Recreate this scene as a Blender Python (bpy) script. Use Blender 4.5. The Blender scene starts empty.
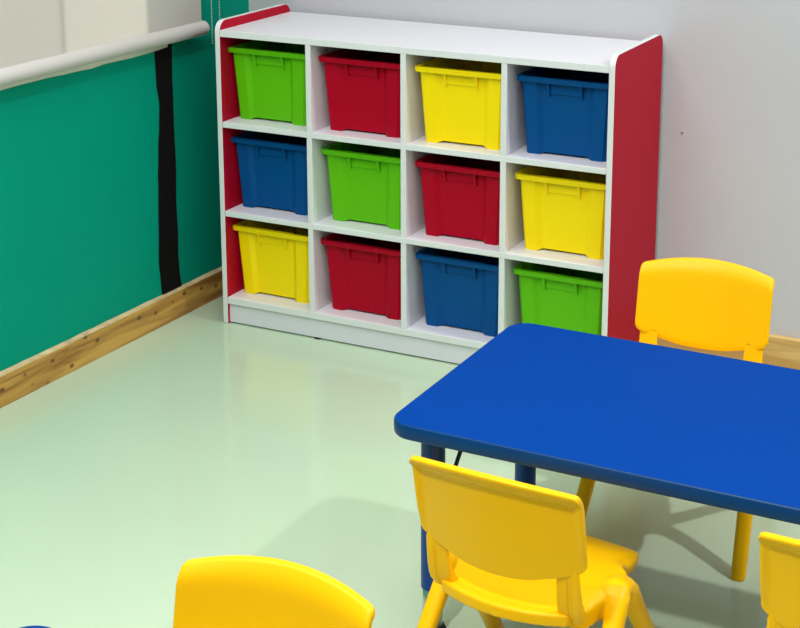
import bpy, bmesh, math, random
from mathutils import Vector, Matrix
random.seed(7)
SC = bpy.context.scene
COL = SC.collection
PI = math.pi

# ------------------------------------------------------------------ materials
def srgb(r, g, b):
    f = lambda c: (c/255/12.92) if c/255 <= .04045 else ((c/255+.055)/1.055)**2.4
    return (f(r), f(g), f(b), 1)

def mat(name, rgb, rough=.5, spec=.5, noise=0, nscale=20, bump=0, bscale=200, stretch=(1,1,1), sss=0):
    m = bpy.data.materials.new(name); m.use_nodes = True
    nt = m.node_tree; b = nt.nodes['Principled BSDF']
    b.inputs['Base Color'].default_value = srgb(*rgb)
    b.inputs['Roughness'].default_value = rough
    b.inputs['Specular IOR Level'].default_value = spec
    tc = nt.nodes.new('ShaderNodeTexCoord'); mp = nt.nodes.new('ShaderNodeMapping')
    mp.inputs['Scale'].default_value = stretch
    nt.links.new(tc.outputs['Object'], mp.inputs['Vector'])
    if noise:
        n = nt.nodes.new('ShaderNodeTexNoise'); n.inputs['Scale'].default_value = nscale
        n.inputs['Detail'].default_value = 4
        nt.links.new(mp.outputs[0], n.inputs['Vector'])
        r = nt.nodes.new('ShaderNodeValToRGB')
        c = srgb(*rgb)
        r.color_ramp.elements[0].position = .3; r.color_ramp.elements[1].position = .7
        r.color_ramp.elements[0].color = tuple(x*(1-noise) for x in c[:3]) + (1,)
        r.color_ramp.elements[1].color = tuple(min(1, x*(1+noise)) for x in c[:3]) + (1,)
        nt.links.new(n.outputs['Fac'], r.inputs[0]); nt.links.new(r.outputs[0], b.inputs['Base Color'])
    if bump:
        n2 = nt.nodes.new('ShaderNodeTexNoise'); n2.inputs['Scale'].default_value = bscale
        nt.links.new(mp.outputs[0], n2.inputs['Vector'])
        bp = nt.nodes.new('ShaderNodeBump'); bp.inputs['Strength'].default_value = bump
        bp.inputs['Distance'].default_value = .002
        nt.links.new(n2.outputs['Fac'], bp.inputs['Height']); nt.links.new(bp.outputs[0], b.inputs['Normal'])
    return m

M = {}
M['floor'] = mat('green_vinyl_floor', (187, 207, 178), .13, .38, noise=.03, nscale=1.6)
M['wall'] = mat('grey_wall_paint', (199, 199, 203), .6, .3, noise=.015, nscale=3, bump=.05, bscale=300)
M['teal'] = mat('teal_wall_paint', (0, 148, 122), .6, .06, noise=.03, nscale=4, bump=.05, bscale=120)
M['white'] = mat('white_laminate', (226, 225, 230), .4, .4, noise=.012, nscale=14, stretch=(.4, 6, 6))
M['band'] = mat('white_edge_band', (224, 229, 228), .4, .4)
M['plinth'] = mat('white_plinth_laminate', (221, 223, 229), .4, .4, noise=.01, nscale=14, stretch=(.4, 6, 6))
M['red'] = mat('red_laminate', (176, 10, 40), .5, .1, noise=.03, nscale=150)
M['black'] = mat('black_cloth', (17, 15, 16), .85, .1)
M['glide'] = mat('black_rubber', (14, 15, 15), .6, .3)
M['yellowbin'] = mat('yellow_bin_plastic', (255, 228, 0), .4, .2)
M['greenbin'] = mat('lime_bin_plastic', (96, 192, 8), .4, .2)
M['redbin'] = mat('red_bin_plastic', (174, 0, 35), .42, .12)
M['bluebin'] = mat('blue_bin_plastic', (0, 77, 139), .42, .12)
M['chair'] = mat('yellow_chair_plastic', (252, 192, 0), .38, .2)
M['tabletop'] = mat('blue_laminate_top', (0, 58, 139), .6, .03, noise=.012, nscale=3)
M['tableedge'] = mat('blue_edge_band', (0, 58, 112), .35, .2)
M['tableleg'] = mat('blue_painted_steel', (0, 58, 128), .32, .3)
M['brace'] = mat('dark_blue_steel', (16, 42, 66), .4, .4)
M['frame'] = mat('window_frame_white', (226, 228, 214), .5, .4)
M['rail'] = mat('blind_rail_fabric', (203, 201, 196), .7, .15)
M['chain'] = mat('white_bead_plastic', (190, 205, 200), .4, .4)
M['hole'] = mat('dark_hole', (140, 136, 136), .8, .1)
m = mat('chrome_leg', (200, 205, 202), .35, .5); m.node_tree.nodes['Principled BSDF'].inputs['Metallic'].default_value = 1; M['chrome'] = m

# pine for the baseboards: long grain, darker bands and knots
def pine(name, c0, c1, cd):
    m = bpy.data.materials.new(name); m.use_nodes = True; nt = m.node_tree; b = nt.nodes['Principled BSDF']
    b.inputs['Roughness'].default_value = .42
    tc = nt.nodes.new('ShaderNodeTexCoord')
    mp = nt.nodes.new('ShaderNodeMapping'); mp.inputs['Scale'].default_value = (3, 3, 38)
    nt.links.new(tc.outputs['Object'], mp.inputs['Vector'])
    n = nt.nodes.new('ShaderNodeTexNoise'); n.inputs['Scale'].default_value = 1.0; n.inputs['Detail'].default_value = 5; n.inputs['Distortion'].default_value = .6
    nt.links.new(mp.outputs[0], n.inputs['Vector'])
    r = nt.nodes.new('ShaderNodeValToRGB')
    r.color_ramp.elements[0].position = .36; r.color_ramp.elements[0].color = srgb(*c0)
    r.color_ramp.elements[1].position = .60; r.color_ramp.elements[1].color = srgb(*c1)
    nt.links.new(n.outputs['Fac'], r.inputs[0])
    mp2 = nt.nodes.new('ShaderNodeMapping'); mp2.inputs['Scale'].default_value = (15, 15, 24)
    nt.links.new(tc.outputs['Object'], mp2.inputs['Vector'])
    v = nt.nodes.new('ShaderNodeTexVoronoi'); v.inputs['Scale'].default_value = 1.0; v.inputs['Randomness'].default_value = 1
    nt.links.new(mp2.outputs[0], v.inputs['Vector'])
    r2 = nt.nodes.new('ShaderNodeValToRGB')
    r2.color_ramp.elements[0].position = .09; r2.color_ramp.elements[0].color = (1, 1, 1, 1)
    r2.color_ramp.elements[1].position = .18; r2.color_ramp.elements[1].color = (0, 0, 0, 1)
    nt.links.new(v.outputs['Distance'], r2.inputs[0])
    mx = nt.nodes.new('ShaderNodeMixRGB'); mx.inputs[2].default_value = srgb(*cd)
    ml = nt.nodes.new('ShaderNodeMath'); ml.operation = 'MULTIPLY'; ml.inputs[1].default_value = .9
    nt.links.new(r2.outputs[0], ml.inputs[0]); nt.links.new(ml.outputs[0], mx.inputs[0])
    nt.links.new(r.outputs[0], mx.inputs[1]); nt.links.new(mx.outputs[0], b.inputs['Base Color'])
    return m
M['pine'] = pine('varnished_pine', (146, 98, 34), (204, 160, 76), (88, 50, 18))
M['pinelight'] = pine('pale_pine', (196, 152, 84), (222, 186, 118), (150, 104, 52))
M['pinetop'] = mat('pale_paint_on_pine', (204, 184, 142), .6, .2, noise=.2, nscale=26)

# roller blind cloth: lets daylight through
m = bpy.data.materials.new('translucent_blind_cloth'); m.use_nodes = True; nt = m.node_tree
for n in list(nt.nodes): nt.nodes.remove(n)
out = nt.nodes.new('ShaderNodeOutputMaterial'); mx = nt.nodes.new('ShaderNodeMixShader')
df = nt.nodes.new('ShaderNodeBsdfDiffuse'); tr = nt.nodes.new('ShaderNodeBsdfTranslucent')
df.inputs[0].default_value = srgb(212, 209, 203); tr.inputs[0].default_value = srgb(240, 237, 230)
mx.inputs[0].default_value = .42
nt.links.new(df.outputs[0], mx.inputs[1]); nt.links.new(tr.outputs[0], mx.inputs[2]); nt.links.new(mx.outputs[0], out.inputs[0])
M['cloth'] = m
m = bpy.data.materials.new('window_glass'); m.use_nodes = True; nt = m.node_tree
for n in list(nt.nodes): nt.nodes.remove(n)
out = nt.nodes.new('ShaderNodeOutputMaterial'); mx = nt.nodes.new('ShaderNodeMixShader'); mx.inputs[0].default_value = .07
tp = nt.nodes.new('ShaderNodeBsdfTransparent'); gl = nt.nodes.new('ShaderNodeBsdfGlossy'); gl.inputs['Roughness'].default_value = .02
nt.links.new(tp.outputs[0], mx.inputs[1]); nt.links.new(gl.outputs[0], mx.inputs[2]); nt.links.new(mx.outputs[0], out.inputs[0])
M['glass'] = m
m = m.copy(); m.name = 'dimming_window_glass'; M['dimming'] = m  # invented tint on unseen panes, dims daylight on the blind's left part
for n in m.node_tree.nodes:
    if n.type == 'BSDF_TRANSPARENT': n.inputs[0].default_value = (.80, .81, .81, 1)

# ------------------------------------------------------------------ helpers
def obj(name, bm, m, parent=None, smooth=False, bevel=0, seg=2, sub=0, auto=None):
    me = bpy.data.meshes.new(name)
    bmesh.ops.recalc_face_normals(bm, faces=bm.faces)
    bm.to_mesh(me); bm.free()
    for mm in (m if isinstance(m, list) else [m]): me.materials.append(mm)
    o = bpy.data.objects.new(name, me); COL.objects.link(o)
    if parent: o.parent = parent
    if smooth:
        for p in me.polygons: p.use_smooth = True
    if bevel:
        bv = o.modifiers.new('bevel', 'BEVEL'); bv.width = bevel; bv.segments = seg; bv.limit_method = 'ANGLE'; bv.angle_limit = math.radians(35)
        if hasattr(bv, 'harden_normals') and smooth: bv.harden_normals = True
    if sub:
        s = o.modifiers.new('subdivision', 'SUBSURF'); s.levels = sub; s.render_levels = sub
    return o

def tag(o, label, cat, group=None):
    o['label'] = label; o['category'] = cat
    if group: o['group'] = group
    return o

def thing(name, label, cat, loc=(0, 0, 0), rz=0, group=None):
    o = bpy.data.objects.new(name, None); COL.objects.link(o)
    o.empty_display_size = .05
    o.location = loc; o.rotation_euler = (0, 0, rz)
    return tag(o, label, cat, group)

def structure(o):
    o['kind'] = 'structure'; return o

def dup(root, loc, rz, label, group=None):
    r = root.copy(); COL.objects.link(r); r.location = loc; r.rotation_euler = (0, 0, rz)
    r['label'] = label
    if group: r['group'] = group
    for ch in list(root.children):
        c = ch.copy(); COL.objects.link(c); c.parent = r
        for g in list(ch.children):
            k = g.copy(); COL.objects.link(k); k.parent = c
    return r

def box(bm, x0, x1, y0, y1, z0, z1):
    vs = [bm.verts.new(p) for p in ((x0,y0,z0),(x1,y0,z0),(x1,y1,z0),(x0,y1,z0),(x0,y0,z1),(x1,y0,z1),(x1,y1,z1),(x0,y1,z1))]
    fs = []
    for f in ((0,3,2,1),(4,5,6,7),(0,1,5,4),(1,2,6,5),(2,3,7,6),(3,0,4,7)):
        fs.append(bm.faces.new([vs[i] for i in f]))
    return fs

def loft(bm, rings, cap=True):
    """rings: equal-length closed loops of points"""
    R = [[bm.verts.new(p) for p in r] for r in rings]
    n = len(R[0])
    for a, b in zip(R, R[1:]):
        for i in range(n):
            j = (i+1) % n
            bm.faces.new((a[i], a[j], b[j], b[i]))
    if cap:
        bm.faces.new(R[0][::-1]); bm.faces.new(R[-1])
    return R

def cyl(bm, x, y, z0, z1, r, n=24, r1=None):
    r1 = r if r1 is None else r1
    loft(bm, [[(x+rr*math.cos(2*PI*i/n), y+rr*math.sin(2*PI*i/n), z) for i in range(n)] for rr, z in ((r, z0), (r1, z1))])

def tube(bm, pts, r, n=10):
    pts = [Vector(p) for p in pts]; rings = []
    for i, p in enumerate(pts):
        t = (pts[min(i+1, len(pts)-1)] - pts[max(i-1, 0)]).normalized()
        a = t.cross(Vector((0, 0, 1)) if abs(t.z) < .9 else Vector((1, 0, 0))).normalized(); b = t.cross(a)
        rings.append([p + a*r*math.cos(2*PI*k/n) + b*r*math.sin(2*PI*k/n) for k in range(n)])
    loft(bm, rings)

def interp(tab, x):
    if x <= tab[0][0]: return tab[0][1]
    for (a, va), (b, vb) in zip(tab, tab[1:]):
        if x <= b:
            t = (x-a)/(b-a); t = t*t*(3-2*t)
            return va + (vb-va)*t
    return tab[-1][1]

# ------------------------------------------------------------------ the room
D, WALLY = .383, .405            # depth of the cubby unit, the back wall's plane
structure(obj('floor', (lambda bm: (box(bm, -.9, 5.2, -5.2, WALLY+.12, -.06, 0), bm)[1])(bmesh.new()), M['floor']))
bm = bmesh.new(); box(bm, -.35, 5.2, WALLY, WALLY+.12, 0, 2.75)
back = structure(obj('wall_back', bm, M['wall']))
bm = bmesh.new(); cyl(bm, 0, 0, 0, .0022, .0035, 14)
ho = obj('nail_hole', bm, M['hole'], back); ho.location = (1.257, WALLY+.0004, .628); ho.rotation_euler = (PI/2, 0, 0)

# left wall: its own frame, y along the wall, x out of the room is negative
LW = bpy.data.objects.new('left_wall_frame', None)
LA = math.atan2(.025, .962)
LM = Matrix.Translation((-.178, -.752, 0)) @ Matrix.Rotation(-LA, 4, 'Z')
LW_off = .752                    # local y = world y + .752 (nearly)
bpy.data.objects.remove(LW)
def left(o):
    o.matrix_world = LM; return o
WY0, WY1, WZ0, WZ1 = -1.35, .735, .835, 2.05     # window opening in wall coordinates
bm = bmesh.new()
for y0, y1, z0, z1 in ((-4.4, WY0, 0, 2.75), (WY1, 1.16, 0, 2.75), (WY0, WY1, 0, WZ0), (WY0, WY1, WZ1, 2.75)):
    box(bm, -.16, 0, y0, y1, z0, z1)
structure(left(obj('wall_left', bm, M['teal'])))
# window: frame with mullions and panes, white sill board below the blind
bm = bmesh.new()
fx0, fx1 = -.12, -.07
for y0, y1, z0, z1 in ((WY0, WY1, WZ0, WZ0+.05), (WY0, WY1, WZ1-.05, WZ1), (WY0, WY0+.05, WZ0+.05, WZ1-.05), (WY1-.05, WY1, WZ0+.05, WZ1-.05),
                       (-.6, -.54, WZ0+.05, WZ1-.05)):
    box(bm, fx0, fx1, y0, y1, z0, z1)
box(bm, -.101, -.091, .355, .367, WZ0+.05, WZ1-.05)
win = structure(left(obj('window_1', bm, M['frame'], bevel=.004)))
for y0, y1 in ((WY0+.05, -.6), (-.54, .355), (.367, WY1-.05)):
    bm = bmesh.new(); box(bm, -.1, -.092, y0, y1, WZ0+.05, WZ1-.05)
    g = obj('window_pane', bm, M['glass' if y0 > .3 else 'dimming']); g.parent = win
bm = bmesh.new()
# the sill's under-edge is ragged where paint runs under it
N = 40; top = []; bot = []
ys = [-1.5 + (1.5+.682+.055)*i/N for i in range(N+1)]
rw = random.Random(3)
for y in ys:
    zb = .8150 + .0028*math.sin(y*9)+rw.uniform(-.0012, .0012) + (.003 if y > .45 else 0)
    bot.append(zb)
rings = [[(0.001, y, zb), (.006, y, zb), (.006, y, .838), (0.001, y, .838)] for y, zb in zip(ys, bot)]
loft(bm, rings)
structure(left(obj('trim_1', bm, M['frame'])))

# baseboards
def baseboard(name, length, m):
    bm = bmesh.new()
    return bm
bm = bmesh.new(); box(bm, 0, .017, -4.3, 1.14, 0, .083)
structure(left(obj('baseboard_left', bm, M['pine'], bevel=.002)))
bm = bmesh.new(); rings = []
rw = random.Random(5)
for i in range(120):
    y = -4.3 + 5.44*i/119
    w = .004 + rw.uniform(0, .003)
    rings.append([(0.0005, y, .083), (.0165, y, .083), (.0165, y, .0838), (w, y, .0845+rw.uniform(0, .0015)), (.0005, y, .087+rw.uniform(0, .002))])
loft(bm, rings)
structure(left(obj('trim_2', bm, M['pinetop'])))
bm = bmesh.new(); box(bm, -.12, 5.15, WALLY-.018, WALLY, 0, .088)
structure(obj('baseboard_back', bm, M['pinelight'], bevel=.003))

# black cloth strip hanging on the left wall
SL = [(.812, .682), (.723, .684), (.657, .694), (.6, .690), (.526, .681), (.438, .675), (.3, .669), (.186, .663), (.14, .668), (.088, .672)]
SR = [(.835, .762), (.812, .762), (.645, .757), (.548, .760), (.418, .758), (.3, .757), (.205, .756), (.14, .760), (.088, .766)]
bm = bmesh.new(); rings = []
for i in range(37):
    z = .836 - (.836-.0885)*i/36
    a = interp([(-q[0], q[1]) for q in SL], -z); b_ = interp([(-q[0], q[1]) for q in SR], -z)
    bulge = .0012*math.sin(z*31)
    rings.append([(.0008, a, z), (.0035+bulge, a+.002, z), (.0042+bulge, (a+b_)/2, z), (.0035+bulge, b_-.002, z), (.0008, b_, z)])
loft(bm, rings)
o = left(obj('wall_strip', bm, M['black'], smooth=False))
tag(o, 'narrow wavy-edged black cloth strip hanging down the teal wall', 'strip')

# roller blind: cloth, round bottom rail, bead chains
bt = thing('roller_blind', 'cream roller blind pulled down over the window on the teal wall', 'blind')
bt.matrix_world = LM
RY1 = .868
bm = bmesh.new(); rings = []
for i in range(20):
    z = .865 + (2.2-.865)*i/19
    rings.append([(.0395, -1.62, z), (.0395, RY1-.012, z), (.0405, RY1-.012, z), (.0405, -1.62, z)])
loft(bm, rings)
obj('blind_cloth', bm, M['cloth'], bt)
bm = bmesh.new(); n = 28
loft(bm, [[(0.040+(.0218*s)*math.cos(2*PI*k/n), y, .8595+.0218*s*math.sin(2*PI*k/n)) for k in range(n)] for y, s in ((-1.66, .8), (-1.655, 1), (RY1-.003, 1), (RY1, .9), (RY1+.001, .6))])
obj('bottom_rail', bm, M['rail'], bt, smooth=True)
bm = bmesh.new()
loft(bm, [[(.040+.03*math.cos(2*PI*k/n), y, 2.2+.03*math.sin(2*PI*k/n)) for k in range(n)] for y in (-1.66, .97)])
obj('roller_tube', bm, M['rail'], bt, smooth=True)
for cy, zc in ((.921, .80), (.961, .70)):
    bm = bmesh.new()
    tube(bm, [(.03, cy, 2.18), (.03, cy, zc)], .0004, 6)
    z = 2.17
    while z > zc:
        bmesh.ops.create_icosphere(bm, subdivisions=1, radius=.0023, matrix=Matrix.Translation((.03, cy, z))); z -= .0078
    obj('bead_chain', bm, M['chain'], bt, smooth=True)

# ------------------------------------------------------------------ the cubby unit
T = .0164; W = 1.2; P = (W-T)/4
Z = dict(z0u=.0627, z0=.0825, z1u=.3312, z1=.3469, z2u=.5967, z2=.6128, z3u=.8605, z3=.8795, H=.9055)
cab = thing('storage_cabinet', 'white cubby cabinet with red side panels standing against the grey wall', 'cabinet')
def side_panel(x):
    bm = bmesh.new(); R = .032
    prof = [(0, .0015), (D, .0015)]
    for cx, cy, a0 in ((D-R, Z['H']-R, 0), (R, Z['H']-R, PI/2)):
        for k in range(9):
            a = a0 + PI/2*k/8; prof.append((cx+R*math.cos(a), cy+R*math.sin(a)))
    A = [bm.verts.new((x, y, z)) for y, z in prof]; B = [bm.verts.new((x+T, y, z)) for y, z in prof]
    f1 = bm.faces.new(A); f2 = bm.faces.new(B[::-1]); f1.material_index = f2.material_index = 0
    for i in range(len(A)):
        j = (i+1) % len(A)
        f = bm.faces.new((A[i], B[i], B[j], A[j])); f.material_index = 1
    o = obj('side_panel', bm, [M['red'], M['band']], cab, bevel=.0012, seg=2)
    o['label'] = 'red side panel with white rounded edge'
    return o
side_panel(0); side_panel(W-T)
def board(name, x0, x1, y0, y1, z0, z1, m='white'):
    bm = bmesh.new(); box(bm, x0, x1, y0, y1, z0, z1)
    for f in bm.faces:
        if f.calc_center_median().y < y0+1e-5: f.material_index = 1
    return obj(name, bm, [M[m], M['band']], cab, bevel=.0009, seg=1)
board('top_board', T, W-T, 0.0005, D, Z['z3u'], Z['z3'])
for a, b_ in (('z2u', 'z2'), ('z1u', 'z1'), ('z0u', 'z0')):
    board('shelf', T, W-T, .0005, D-.006, Z[a], Z[b_])
for i in (1, 2, 3):
    for a, b_ in (('z0', 'z1u'), ('z1', 'z2u'), ('z2', 'z3u')):
        board('divider', i*P, i*P+T, .001, D-.006, Z[a], Z[b_])
bm = bmesh.new(); box(bm, T, W-T, D-.006, D-.001, .02, Z['z3u'])
obj('back_panel', bm, M['white'], cab)
bm = bmesh.new(); box(bm, T, W-T, .009, .025, .004, Z['z0u'])
obj('plinth', bm, M['plinth'], cab, bevel=.001, seg=1)
for x, y in ((T/2, .03), (T/2, D-.03), (.315, .018), (W-T/2, .03), (W-T/2, D-.03), (.9, .018)):
    bm = bmesh.new(); cyl(bm, x, y, 0, .004 if x not in (T/2, W-T/2) else .0015, .0065 if x in (T/2, W-T/2) else .012, 16)
    obj('glide', bm, M['glide'], cab)

# ------------------------------------------------------------------ storage bins
BH = .211
def bin_ring(hx, y0, y1, z, rec, lift=0, ins=0):
    """outline with corner pilasters; rec = how deep the middle of each side is set back"""
    pts = []
    cx, cy = 0, (y0+y1)/2; hy = (y1-y0)/2
    hx -= ins; hy -= ins
    c = .008
    fr = [(-1, 0), (-.66, 0), (-.54, 1), (.54, 1), (.66, 0), (1, 0)]
    def side(ax, bx):
        return [(t*(ax), r) for t, r in fr]
    S = []
    for t, r in fr:                                   # front, left to right
        x = t*(hx) if abs(t) < 1 else t*(hx-c); S.append((x, -hy + rec*r, r))
    for t, r in fr:
        y = t*hy if abs(t) < 1 else t*(hy-c); S.append((hx-rec*r, y, r))
    for t, r in fr:
        x = -t*hx if abs(t) < 1 else -t*(hx-c); S.append((x, hy - rec*r, r))
    for t, r in fr:
        y = -t*hy if abs(t) < 1 else -t*(hy-c); S.append((-hx+rec*r, y, r))
    return [(x+cx, y+cy, z+lift*r) for x, y, r in S]
def make_bin(m, label):
    t = thing('storage_bin', label, 'bin', (0, 0, 0), 0, 'coloured storage bins in the cubby cabinet')
    bm = bmesh.new()
    rows = []
    for z in (0, .06, .13, BH-.02, BH-.002):
        s = z/BH
        rows.append(bin_ring(.112+.013*s, .0-.012*s,   .275+.012*s, z, .009, .006*(1 if z == 0 else 0)))
    inner = [bin_ring(.112+.013*s, -.012*s, .275+.012*s, z, .0075, 0, .0032) for z, s in ((BH-.002, 1), (.016, .08))]
    loft(bm, rows + inner)
    obj('bin_body', bm, m, t, bevel=.0016, seg=2)
    # rim: a flange standing out round the mouth, rounded at the corners
    bm = bmesh.new()
    def rr(hx, y0, y1, z, r=.016, k=6):
        o = []
        for cx, cy, a0 in ((hx-r, y0+r, -PI/2), (hx-r, y1-r, 0), (-hx+r, y1-r, PI/2), (-hx+r, y0+r, PI)):
            for i in range(k+1):
                a = a0+PI/2*i/k; o.append((cx+r*math.cos(a), cy+r*math.sin(a), z))
        return o
    o_ = .0115
    R_ = [rr(.1245, -.0115, .2865, BH-.0125, .008), rr(.124+o_, -.011-o_, .286+o_, BH-.014), rr(.125+o_, -.012-o_, .287+o_, BH-.001),
          rr(.1235+o_, -.0105-o_, .2855+o_, BH), rr(.1228, -.0098, .2848, BH, .008), rr(.1222, -.0092, .2842, BH-.006, .008)]
    Rv = loft(bm, R_, cap=False)
    n_ = len(Rv[0])
    for i in range(n_):
        j = (i+1) % n_; bm.faces.new((Rv[-1][i], Rv[-1][j], Rv[0][j], Rv[0][i]))
    obj('rim', bm, m, t, bevel=.001, seg=2)
    # grip under the rim: two ribs and a shallow ledge between them
    bm = bmesh.new()
    for x in (-.046, .046):
        loft(bm, [[(x-.003, -.0075, BH-.05), (x+.003, -.0075, BH-.05), (x+.0028, .002, BH-.05), (x-.003, .004, BH-.05)],
                  [(x-.003, -.018, BH-.013), (x+.003, -.018, BH-.013), (x+.003, .004, BH-.013), (x-.003, .004, BH-.013)]])
    loft(bm, [[(-.044, -.0042, BH-.0445), (-.044, .004, BH-.0445), (-.044, .004, BH-.013), (-.044, -.0042, BH-.013)],
              [(.044, -.0042, BH-.0445), (.044, .004, BH-.0445), (.044, .004, BH-.013), (.044, -.0042, BH-.013)]])
    obj('grip', bm, m, t, bevel=.0008, seg=1)
    return t
cname = {'g': ('greenbin', 'lime green'), 'r': ('redbin', 'crimson red'), 'y': ('yellowbin', 'bright yellow'), 'b': ('bluebin', 'dark blue')}
grid = ['gryb', 'bgry', 'yrbg']
# (left front foot measured: x offset from the cell's middle, y of the front)
offs = [[(-.012, .062), (-.003, .055), (.004, .052), (.003, .060)],
        [(-.012, .064), (-.002, .062), (.003, .052), (.003, .060)],
        [(-.010, .057), (-.002, .052), (.003, .055), (.003, .056)]]
rowname = ['top', 'middle', 'bottom']; colname = ['leftmost', 'second from left', 'third from left', 'rightmost']
proto = {}
for r in range(3):
    for c in range(4):
        key = grid[r][c]; mk, word = cname[key]
        loc = (c*P+T+(P-T)/2+offs[r][c][0], offs[r][c][1], Z['z%d' % (2-r)])
        lab = '%s storage bin in the %s row of the cabinet, %s cubby' % (word, rowname[r], colname[c])
        rz = random.uniform(-.012, .012)
        if key not in proto:
            t = make_bin(M[mk], lab); t.location = loc; t.rotation_euler = (0, 0, rz); proto[key] = t
        else:
            dup(proto[key], loc, rz, lab)

# ------------------------------------------------------------------ table
TH = .45
def make_table(label):
    t = thing('activity_table', label, 'table', (0, 0, 0), 0, 'blue classroom tables')
    L, Wd, thk, r = 1.2, .5886, .0285, .047
    def rr(ins, z, k=10):
        o = []
        R = r-ins
        for cx, cy, a0 in ((L-r, r, -PI/2), (L-r, Wd-r, 0), (r, Wd-r, PI/2), (r, r, PI)):
            for i in range(k+1):
                a = a0+PI/2*i/k; o.append((cx+R*math.cos(a), cy+R*math.sin(a), z))
        return o
    bm = bmesh.new(); loft(bm, [rr(.0035, TH-thk+.001), rr(.0035, TH)])
    obj('tabletop', bm, M['tabletop'], t)
    bm = bmesh.new()
    prof = [(.004, TH-thk), (.002, TH-thk+.0005), (.0, TH-thk+.004), (-.0005, TH-thk/2), (.0, TH-.004), (.0012, TH-.001), (.0033, TH+.0003), (.0042, TH-.0004)]
    Rv = loft(bm, [rr(i, z) for i, z in prof], cap=False); n_ = len(Rv[0])
    for i in range(n_):
        j = (i+1) % n_; bm.faces.new((Rv[-1][i], Rv[-1][j], Rv[0][j], Rv[0][i]))
    e = obj('edge_band', bm, M['tableedge'], t, smooth=True); e['label'] = 'darker blue rounded edge band'
    for x, y, sx, sy in ((.061, .075, 1, 1), (L-.052, .075, -1, 1), (.061, Wd-.075, 1, -1), (L-.052, Wd-.075, -1, -1)):
        bm = bmesh.new(); cyl(bm, x, y, .096, TH-thk-.004, .0228, 28)
        bm2 = bm; cyl(bm2, x, y, TH-thk-.006, TH-thk+.0008, .042, 28)
        lg = obj('leg', bm2, M['tableleg'], t, bevel=.0015)
        bm = bmesh.new(); cyl(bm, x, y, .012, .11, .0195, 28)
        q = obj('leg_extension', bm, M['chrome'], lg); q['label'] = 'chrome lower leg'
        for p_ in q.data.polygons: p_.use_smooth = len(p_.vertices) == 4
        bm = bmesh.new(); cyl(bm, x, y, 0, .008, .026, 28); cyl(bm, x, y, .0075, .016, .0245, 28, .0222)
        obj('foot', bm, M['glide'], lg)
        bm = bmesh.new()
        tube(bm, [(x+sx*.014, y+sy*.012, .24), (x+sx*.026, y+sy*.012, .30), (x+sx*.062, y+sy*.012, TH-thk-.006), (x+sx*.073, y+sy*.012, TH-thk+.0005)], .004, 10)
        obj('brace', bm, M['brace'], t, smooth=True)
    return t
RZT = math.radians(-.5)
tb = make_table('large blue rectangular table in front of the cubby cabinet')
tb.location = (1.2360, -1.2997, 0); tb.rotation_euler = (0, 0, RZT)
dup(tb, (1.092, -2.697, 0), RZT, 'blue table of which only one dark corner shows at the bottom left edge')

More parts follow.
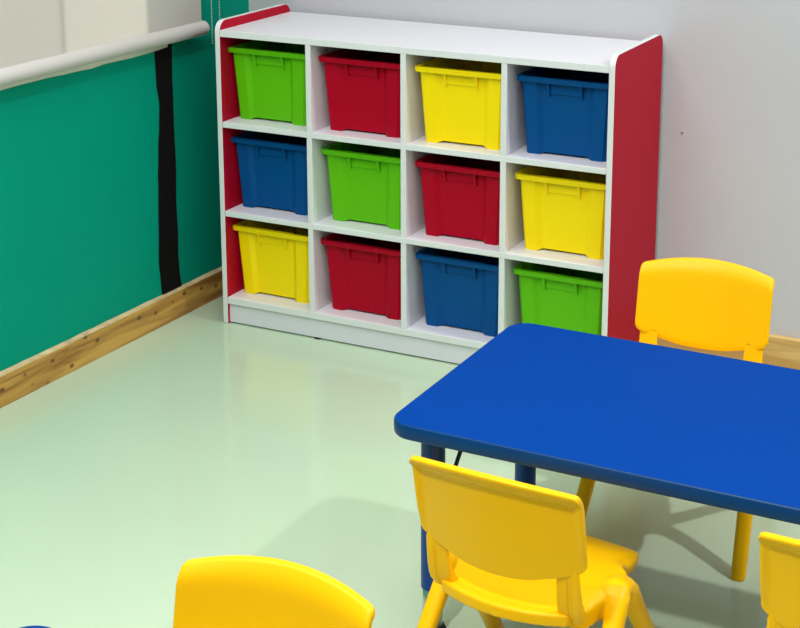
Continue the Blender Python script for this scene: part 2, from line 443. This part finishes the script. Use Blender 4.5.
# ------------------------------------------------------------------ chairs
SZ = .285
def make_chair(label):
    t = thing('child_chair', label, 'chair', (0, 0, 0), 0, 'yellow moulded chairs around the blue tables')
    cm = M['chair']
    # --- backrest: curved shell with a rim standing back from it
    w = .151
    us = [-1, -.99, -.975, -.95, -.92, -.88, -.8, -.68, -.54, -.36, -.18, 0, .18, .36, .54, .68, .8, .88, .92, .95, .975, .99, 1]
    def ztop(u):
        a = abs(u); z = .538 - .0175*u*u
        if a > .95: s = (a-.95)/.05; z -= .008*(1-math.sqrt(max(0, 1-s*s)))
        return z
    def zbot(u):
        a = abs(u)
        z = interp([(0, .341), (.3, .3435), (.6, .354), (.78, .363), (.86, .366), (.955, .374), (1, .384)], a)
        return z
    lean = lambda z: .026*(.516-z)/.138
    bend = lambda u: -.030*(1-abs(u)**2.0)
    vs_ = [0, .02, .06, .11, .25, .45, .65, .8, .87, .92, .955, .985, 1]
    bm = bmesh.new(); F, B = [], []
    for iv, v in enumerate(vs_):
        rf, rb = [], []
        for iu, u in enumerate(us):
            zt, zb = ztop(u), zbot(u); z = zb+(zt-zb)*v; x = u*w
            edge = min(iu, len(us)-1-iu); ev_t = len(vs_)-1-iv; ev_b = iv
            y = lean(z)+bend(u)
            roll = .011*max(0, (v-.82)/.18)**2 + .003*max(0, (abs(u)-.93)/.07)**2 + .003*max(0, (.06-v)/.06)
            yf = y+.012-roll
            # the top and the sides are folded back into a flange, the lower edge is thin
            ss = lambda q: (lambda t_: t_*t_*(3-2*t_))(max(0, min(1, q)))
            kt = ss((v-.88)/.075); ks = ss((abs(u)-.90)/.07) * max(.35, min(1, v/.3))
            back_ = .008 + .017*max(kt, ks*.5)
            yb = y+.012 - back_ + (0 if ev_t else .002)
            rf.append(bm.verts.new((x, yf, z))); rb.append(bm.verts.new((x*(.997), yb, z)))
        F.append(rf); B.append(rb)
    nu, nv = len(us), len(vs_)
    for j in range(nv-1):
        for i in range(nu-1):
            bm.faces.new((F[j][i], F[j][i+1], F[j+1][i+1], F[j+1][i]))
            bm.faces.new((B[j][i], B[j+1][i], B[j+1][i+1], B[j][i+1]))
    for i in range(nu-1):
        bm.faces.new((F[0][i], B[0][i], B[0][i+1], F[0][i+1])); bm.faces.new((F[-1][i], F[-1][i+1], B[-1][i+1], B[-1][i]))
    for j in range(nv-1):
        bm.faces.new((F[j][0], F[j+1][0], B[j+1][0], B[j][0])); bm.faces.new((F[j][-1], B[j][-1], B[j+1][-1], F[j+1][-1]))
    bk = obj('backrest', bm, cm, t, smooth=True, sub=2)
    # --- the two posts that carry the backrest, a shallow groove down each
    for s in (-1, 1):
        bm = bmesh.new(); rings = []
        for z, xc, hw, yf_, yb_ in ((.374, .1200, .0175, .0105, .0075), (.366, .1195, .020, .0108, .0065), (.34, .119, .021, .0115, .004), (.315, .1188, .0215, .014, .003),
                                   (.295, .1185, .022, .021, .004), (.283, .118, .0215, .029, .006), (.273, .116, .019, .031, .010), (.268, .115, .014, .026, .014)):
            yc = lean(z)+bend(.79)
            y0, y1 = yc+yb_, yc+yf_
            g = .003 if z < .366 else .0005
            pr = [(-hw, y0+.003), (-hw+.004, y0), (-hw*.35, y0), (-hw*.25, y0+g), (hw*.02, y0+g), (hw*.12, y0), (hw-.004, y0), (hw, y0+.003),
                  (hw, y1-.0015), (hw-.002, y1), (-hw+.002, y1), (-hw, y1-.0015)]
            rings.append([(s*(xc-px), py, z) for px, py in pr])
        loft(bm, rings)
        obj('back_post', bm, cm, bk, smooth=True, bevel=.001)
    PATHS = ([(.142, .173, .288, .007, .008), (.142, .174, .287, .015, .018), (.146, .179, .285, .0205, .024), (.153, .188, .272, .0205, .0245), (.158, .196, .254, .018, .022), (.162, .212, .224, .0165, .020), (.166, .240, .18, .016, .019), (.171, .285, .115, .016, .019), (.176, .335, .045, .0155, .0185), (.1785, .361, .004, .015, .018), (.179, .363, 0, .0135, .0165)],
                     [(.142, .169, .288, .007, .008), (.142, .168, .287, .015, .018), (.146, .163, .285, .0205, .024), (.153, .153, .272, .0205, .0245), (.157, .139, .254, .018, .022), (.160, .117, .224, .0165, .020), (.163, .083, .18, .016, .019), (.168, .036, .115, .016, .019), (.171, -.015, .045, .0155, .0185), (.1735, -.045, .004, .015, .018), (.174, -.048, 0, .0135, .0165)])
    # --- seat: dished, waisted behind, widest at the legs, lip in front
    hwt = [(.02, .122), (.06, .127), (.095, .132), (.13, .143), (.16, .151), (.19, .152), (.21, .147), (.235, .130), (.25, .130), (.28, .133), (.325, .130)]
    bs = [.0, .004, .012, .03, .06, .09, .115, .14, .16, .18, .20, .215, .23, .243, .258, .274, .288, .30, .31, .318, .323, .325]
    su = [-1, -.985, -.94, -.88, -.83, -.75, -.55, -.3, 0, .3, .55, .75, .83, .88, .94, .985, 1]
    bm = bmesh.new(); F, B = [], []
    for ib, b in enumerate(bs):
        rf, rb = [], []
        for u in su:
            hw = interp(hwt, max(.02, b))
            if b < .02: hw -= .006*(1-b/.02)
            if b > .31: hw -= .012*((b-.31)/.015)**2
            yr = .036 - .028*(1-u*u); yfr = .317 + .010*(1-u*u)
            y = b + yr*max(0, 1-b/.2) + (yfr-.325)*max(0, (b-.2)/.125)
            x = u*hw
            dish = -.008*(1-u*u)*max(0, 1-((b-.16)/.16)**2)
            sh = .004*max(0, 1-abs(b-.175)/.07)*abs(u)**6
            z = SZ + dish + sh
            lip = max(0, (b-.276)/.049); side = max(0, (abs(u)-.8)/.2)*max(0, min(1, (b-.235)/.02))
            z -= .015*max(lip, side)**1.3 + .016*max(0, 1-((b-.075)/.065)**2)*abs(u)**7
            z += .004*max(0, (.03-b)/.03)
            th = .023 - .006*max(lip, side) + .014*max(0, 1-((b-.10)/.075)**2)*max(0, (abs(u)-.7)/.3)**1.5
            rnd = .003*(abs(u) > .99) + .003*(ib in (0, len(bs)-1))
            rf.append(bm.verts.new((x, y, z-rnd))); rb.append(bm.verts.new((x*.985, y, z-th-(.004*max(0, 1-abs(b-.17)/.08)))))
        F.append(rf); B.append(rb)
    nu, nv = len(su), len(bs)
    for j in range(nv-1):
        for i in range(nu-1):
            bm.faces.new((F[j][i], F[j][i+1], F[j+1][i+1], F[j+1][i]))
            bm.faces.new((B[j][i], B[j+1][i], B[j+1][i+1], B[j][i+1]))
    for i in range(nu-1):
        bm.faces.new((F[0][i], B[0][i], B[0][i+1], F[0][i+1])); bm.faces.new((F[-1][i], F[-1][i+1], B[-1][i+1], B[-1][i]))
    for j in range(nv-1):
        bm.faces.new((F[j][0], F[j+1][0], B[j+1][0], B[j][0])); bm.faces.new((F[j][-1], B[j][-1], B[j+1][-1], F[j+1][-1]))
    for s in (-1, 1):                                  # the shoulders the legs spring from
        bmesh.ops.create_uvsphere(bm, u_segments=20, v_segments=12, radius=1, matrix=Matrix.Translation((s*.145, .171, .275)) @ Matrix.Diagonal((.027, .036, .0185, 1)))
        for path in PATHS:
            rr_ = []
            for q, (a, b, z, ra, rb) in enumerate(path[1:6]):
                e_ = .0012 if q < 4 else -.0015
                rr_.append([(s*a+(ra+e_)*math.cos(2*PI*k/20), b+(rb+e_)*math.sin(2*PI*k/20), z) for k in range(20)])
            loft(bm, rr_)
    st = obj('seat', bm, cm, t, smooth=True)
    rm = st.modifiers.new('remesh', 'REMESH'); rm.mode = 'VOXEL'; rm.voxel_size = .0028; rm.use_smooth_shade = True
    sm = st.modifiers.new('smooth', 'SMOOTH'); sm.factor = .5; sm.iterations = 7
    # --- legs: a splayed pair springs from each shoulder of the seat
    n = 20
    for s in (-1, 1):
        for path in PATHS:
            bm = bmesh.new(); rings = []
            for a, b, z, ra, rb in path:
                rg = []
                for k in range(n):
                    c_, s_ = math.cos(2*PI*k/n), math.sin(2*PI*k/n)
                    sq = lambda q: math.copysign(abs(q)**.8, q)
                    rg.append((s*a+ra*sq(c_), b+rb*sq(s_), z))
                rings.append(rg)
            loft(bm, rings)
            o = obj('leg', bm, cm, t, smooth=True)
            for p_ in o.data.polygons: p_.use_smooth = len(p_.vertices) == 4
    return t
ch = make_chair('yellow child chair seen from behind, pushed under the left end of the big blue table')
ch.location = (1.562, -1.542, 0); ch.rotation_euler = (0, 0, -.059)
dup(ch, (1.574, -.416, 0), 3.187, 'yellow child chair behind the blue table, beside the cabinet')
dup(ch, (2.137, -1.540, 0), -.034, 'yellow child chair cut off by the right edge of the photo')
dup(ch, (1.431, -1.988, 0), 3.165, 'yellow child chair of which only the backrest shows at the bottom left')

# ------------------------------------------------------------------ light
w = bpy.data.worlds.new('room_light'); SC.world = w; w.use_nodes = True
nt = w.node_tree; bg = nt.nodes['Background']
tc = nt.nodes.new('ShaderNodeTexCoord'); sx = nt.nodes.new('ShaderNodeSeparateXYZ'); mr = nt.nodes.new('ShaderNodeMapRange')
nt.links.new(tc.outputs['Generated'], sx.inputs[0]); nt.links.new(sx.outputs['Z'], mr.inputs['Value'])
mr.inputs['From Min'].default_value = .22; mr.inputs['From Max'].default_value = .7
mr.inputs['To Min'].default_value = .12; mr.inputs['To Max'].default_value = .92
bg.inputs[0].default_value = (.98, .99, 1, 1); nt.links.new(mr.outputs[0], bg.inputs[1])
def lamp(name, loc, power, size, target=None, color=(1, 1, 1), shape='DISK'):
    l = bpy.data.lights.new(name, 'AREA'); l.shape = shape; l.size = size; l.energy = power; l.color = color
    o = bpy.data.objects.new(name, l); COL.objects.link(o); o.location = loc
    if target is not None:
        o.rotation_euler = (Vector(target)-Vector(loc)).to_track_quat('-Z', 'Y').to_euler()
    return o
lamp('ceiling_lamp', (3.3, -.2, 2.7), 46, .13)
lamp('ceiling_lamp', (1.45, -3.1, 2.7), 52, .13)
lamp('daylight', (-1.55, .62, 1.75), 75, .16, (-.15, -.25, .95), (1, .97, .9))
lamp('soft_fill', (1.0, -1.7, 2.78), 40, 1.6, None, (1, 1, 1), 'SQUARE')  # added soft overhead fill; keeps upright faces bright and cubby gaps dark

# ------------------------------------------------------------------ camera
cd = bpy.data.cameras.new('camera'); cam = bpy.data.objects.new('camera', cd); COL.objects.link(cam)
r = Vector((0.90114657, 0.43348711, 0.00487758)); u = Vector((-0.10417155, 0.20560607, 0.97307473)); f = Vector((-0.42081249, 0.87739106, -0.23043823))
mw = Matrix(((r.x, u.x, -f.x, 2.46633564), (r.y, u.y, -f.y, -3.59663166), (r.z, u.z, -f.z, 1.61152915), (0, 0, 0, 1)))
cam.matrix_world = mw
cd.sensor_width = 36; cd.sensor_fit = 'HORIZONTAL'; cd.lens = 1539.3792/800*36
cd.shift_x = (400-450)/800; cd.shift_y = (130-314)/800
cd.clip_start = .05
SC.camera = cam
vs = SC.view_settings; vs.view_transform = 'Standard'; vs.look = 'None'; vs.exposure = 0; vs.gamma = 1; vs.use_curve_mapping = False
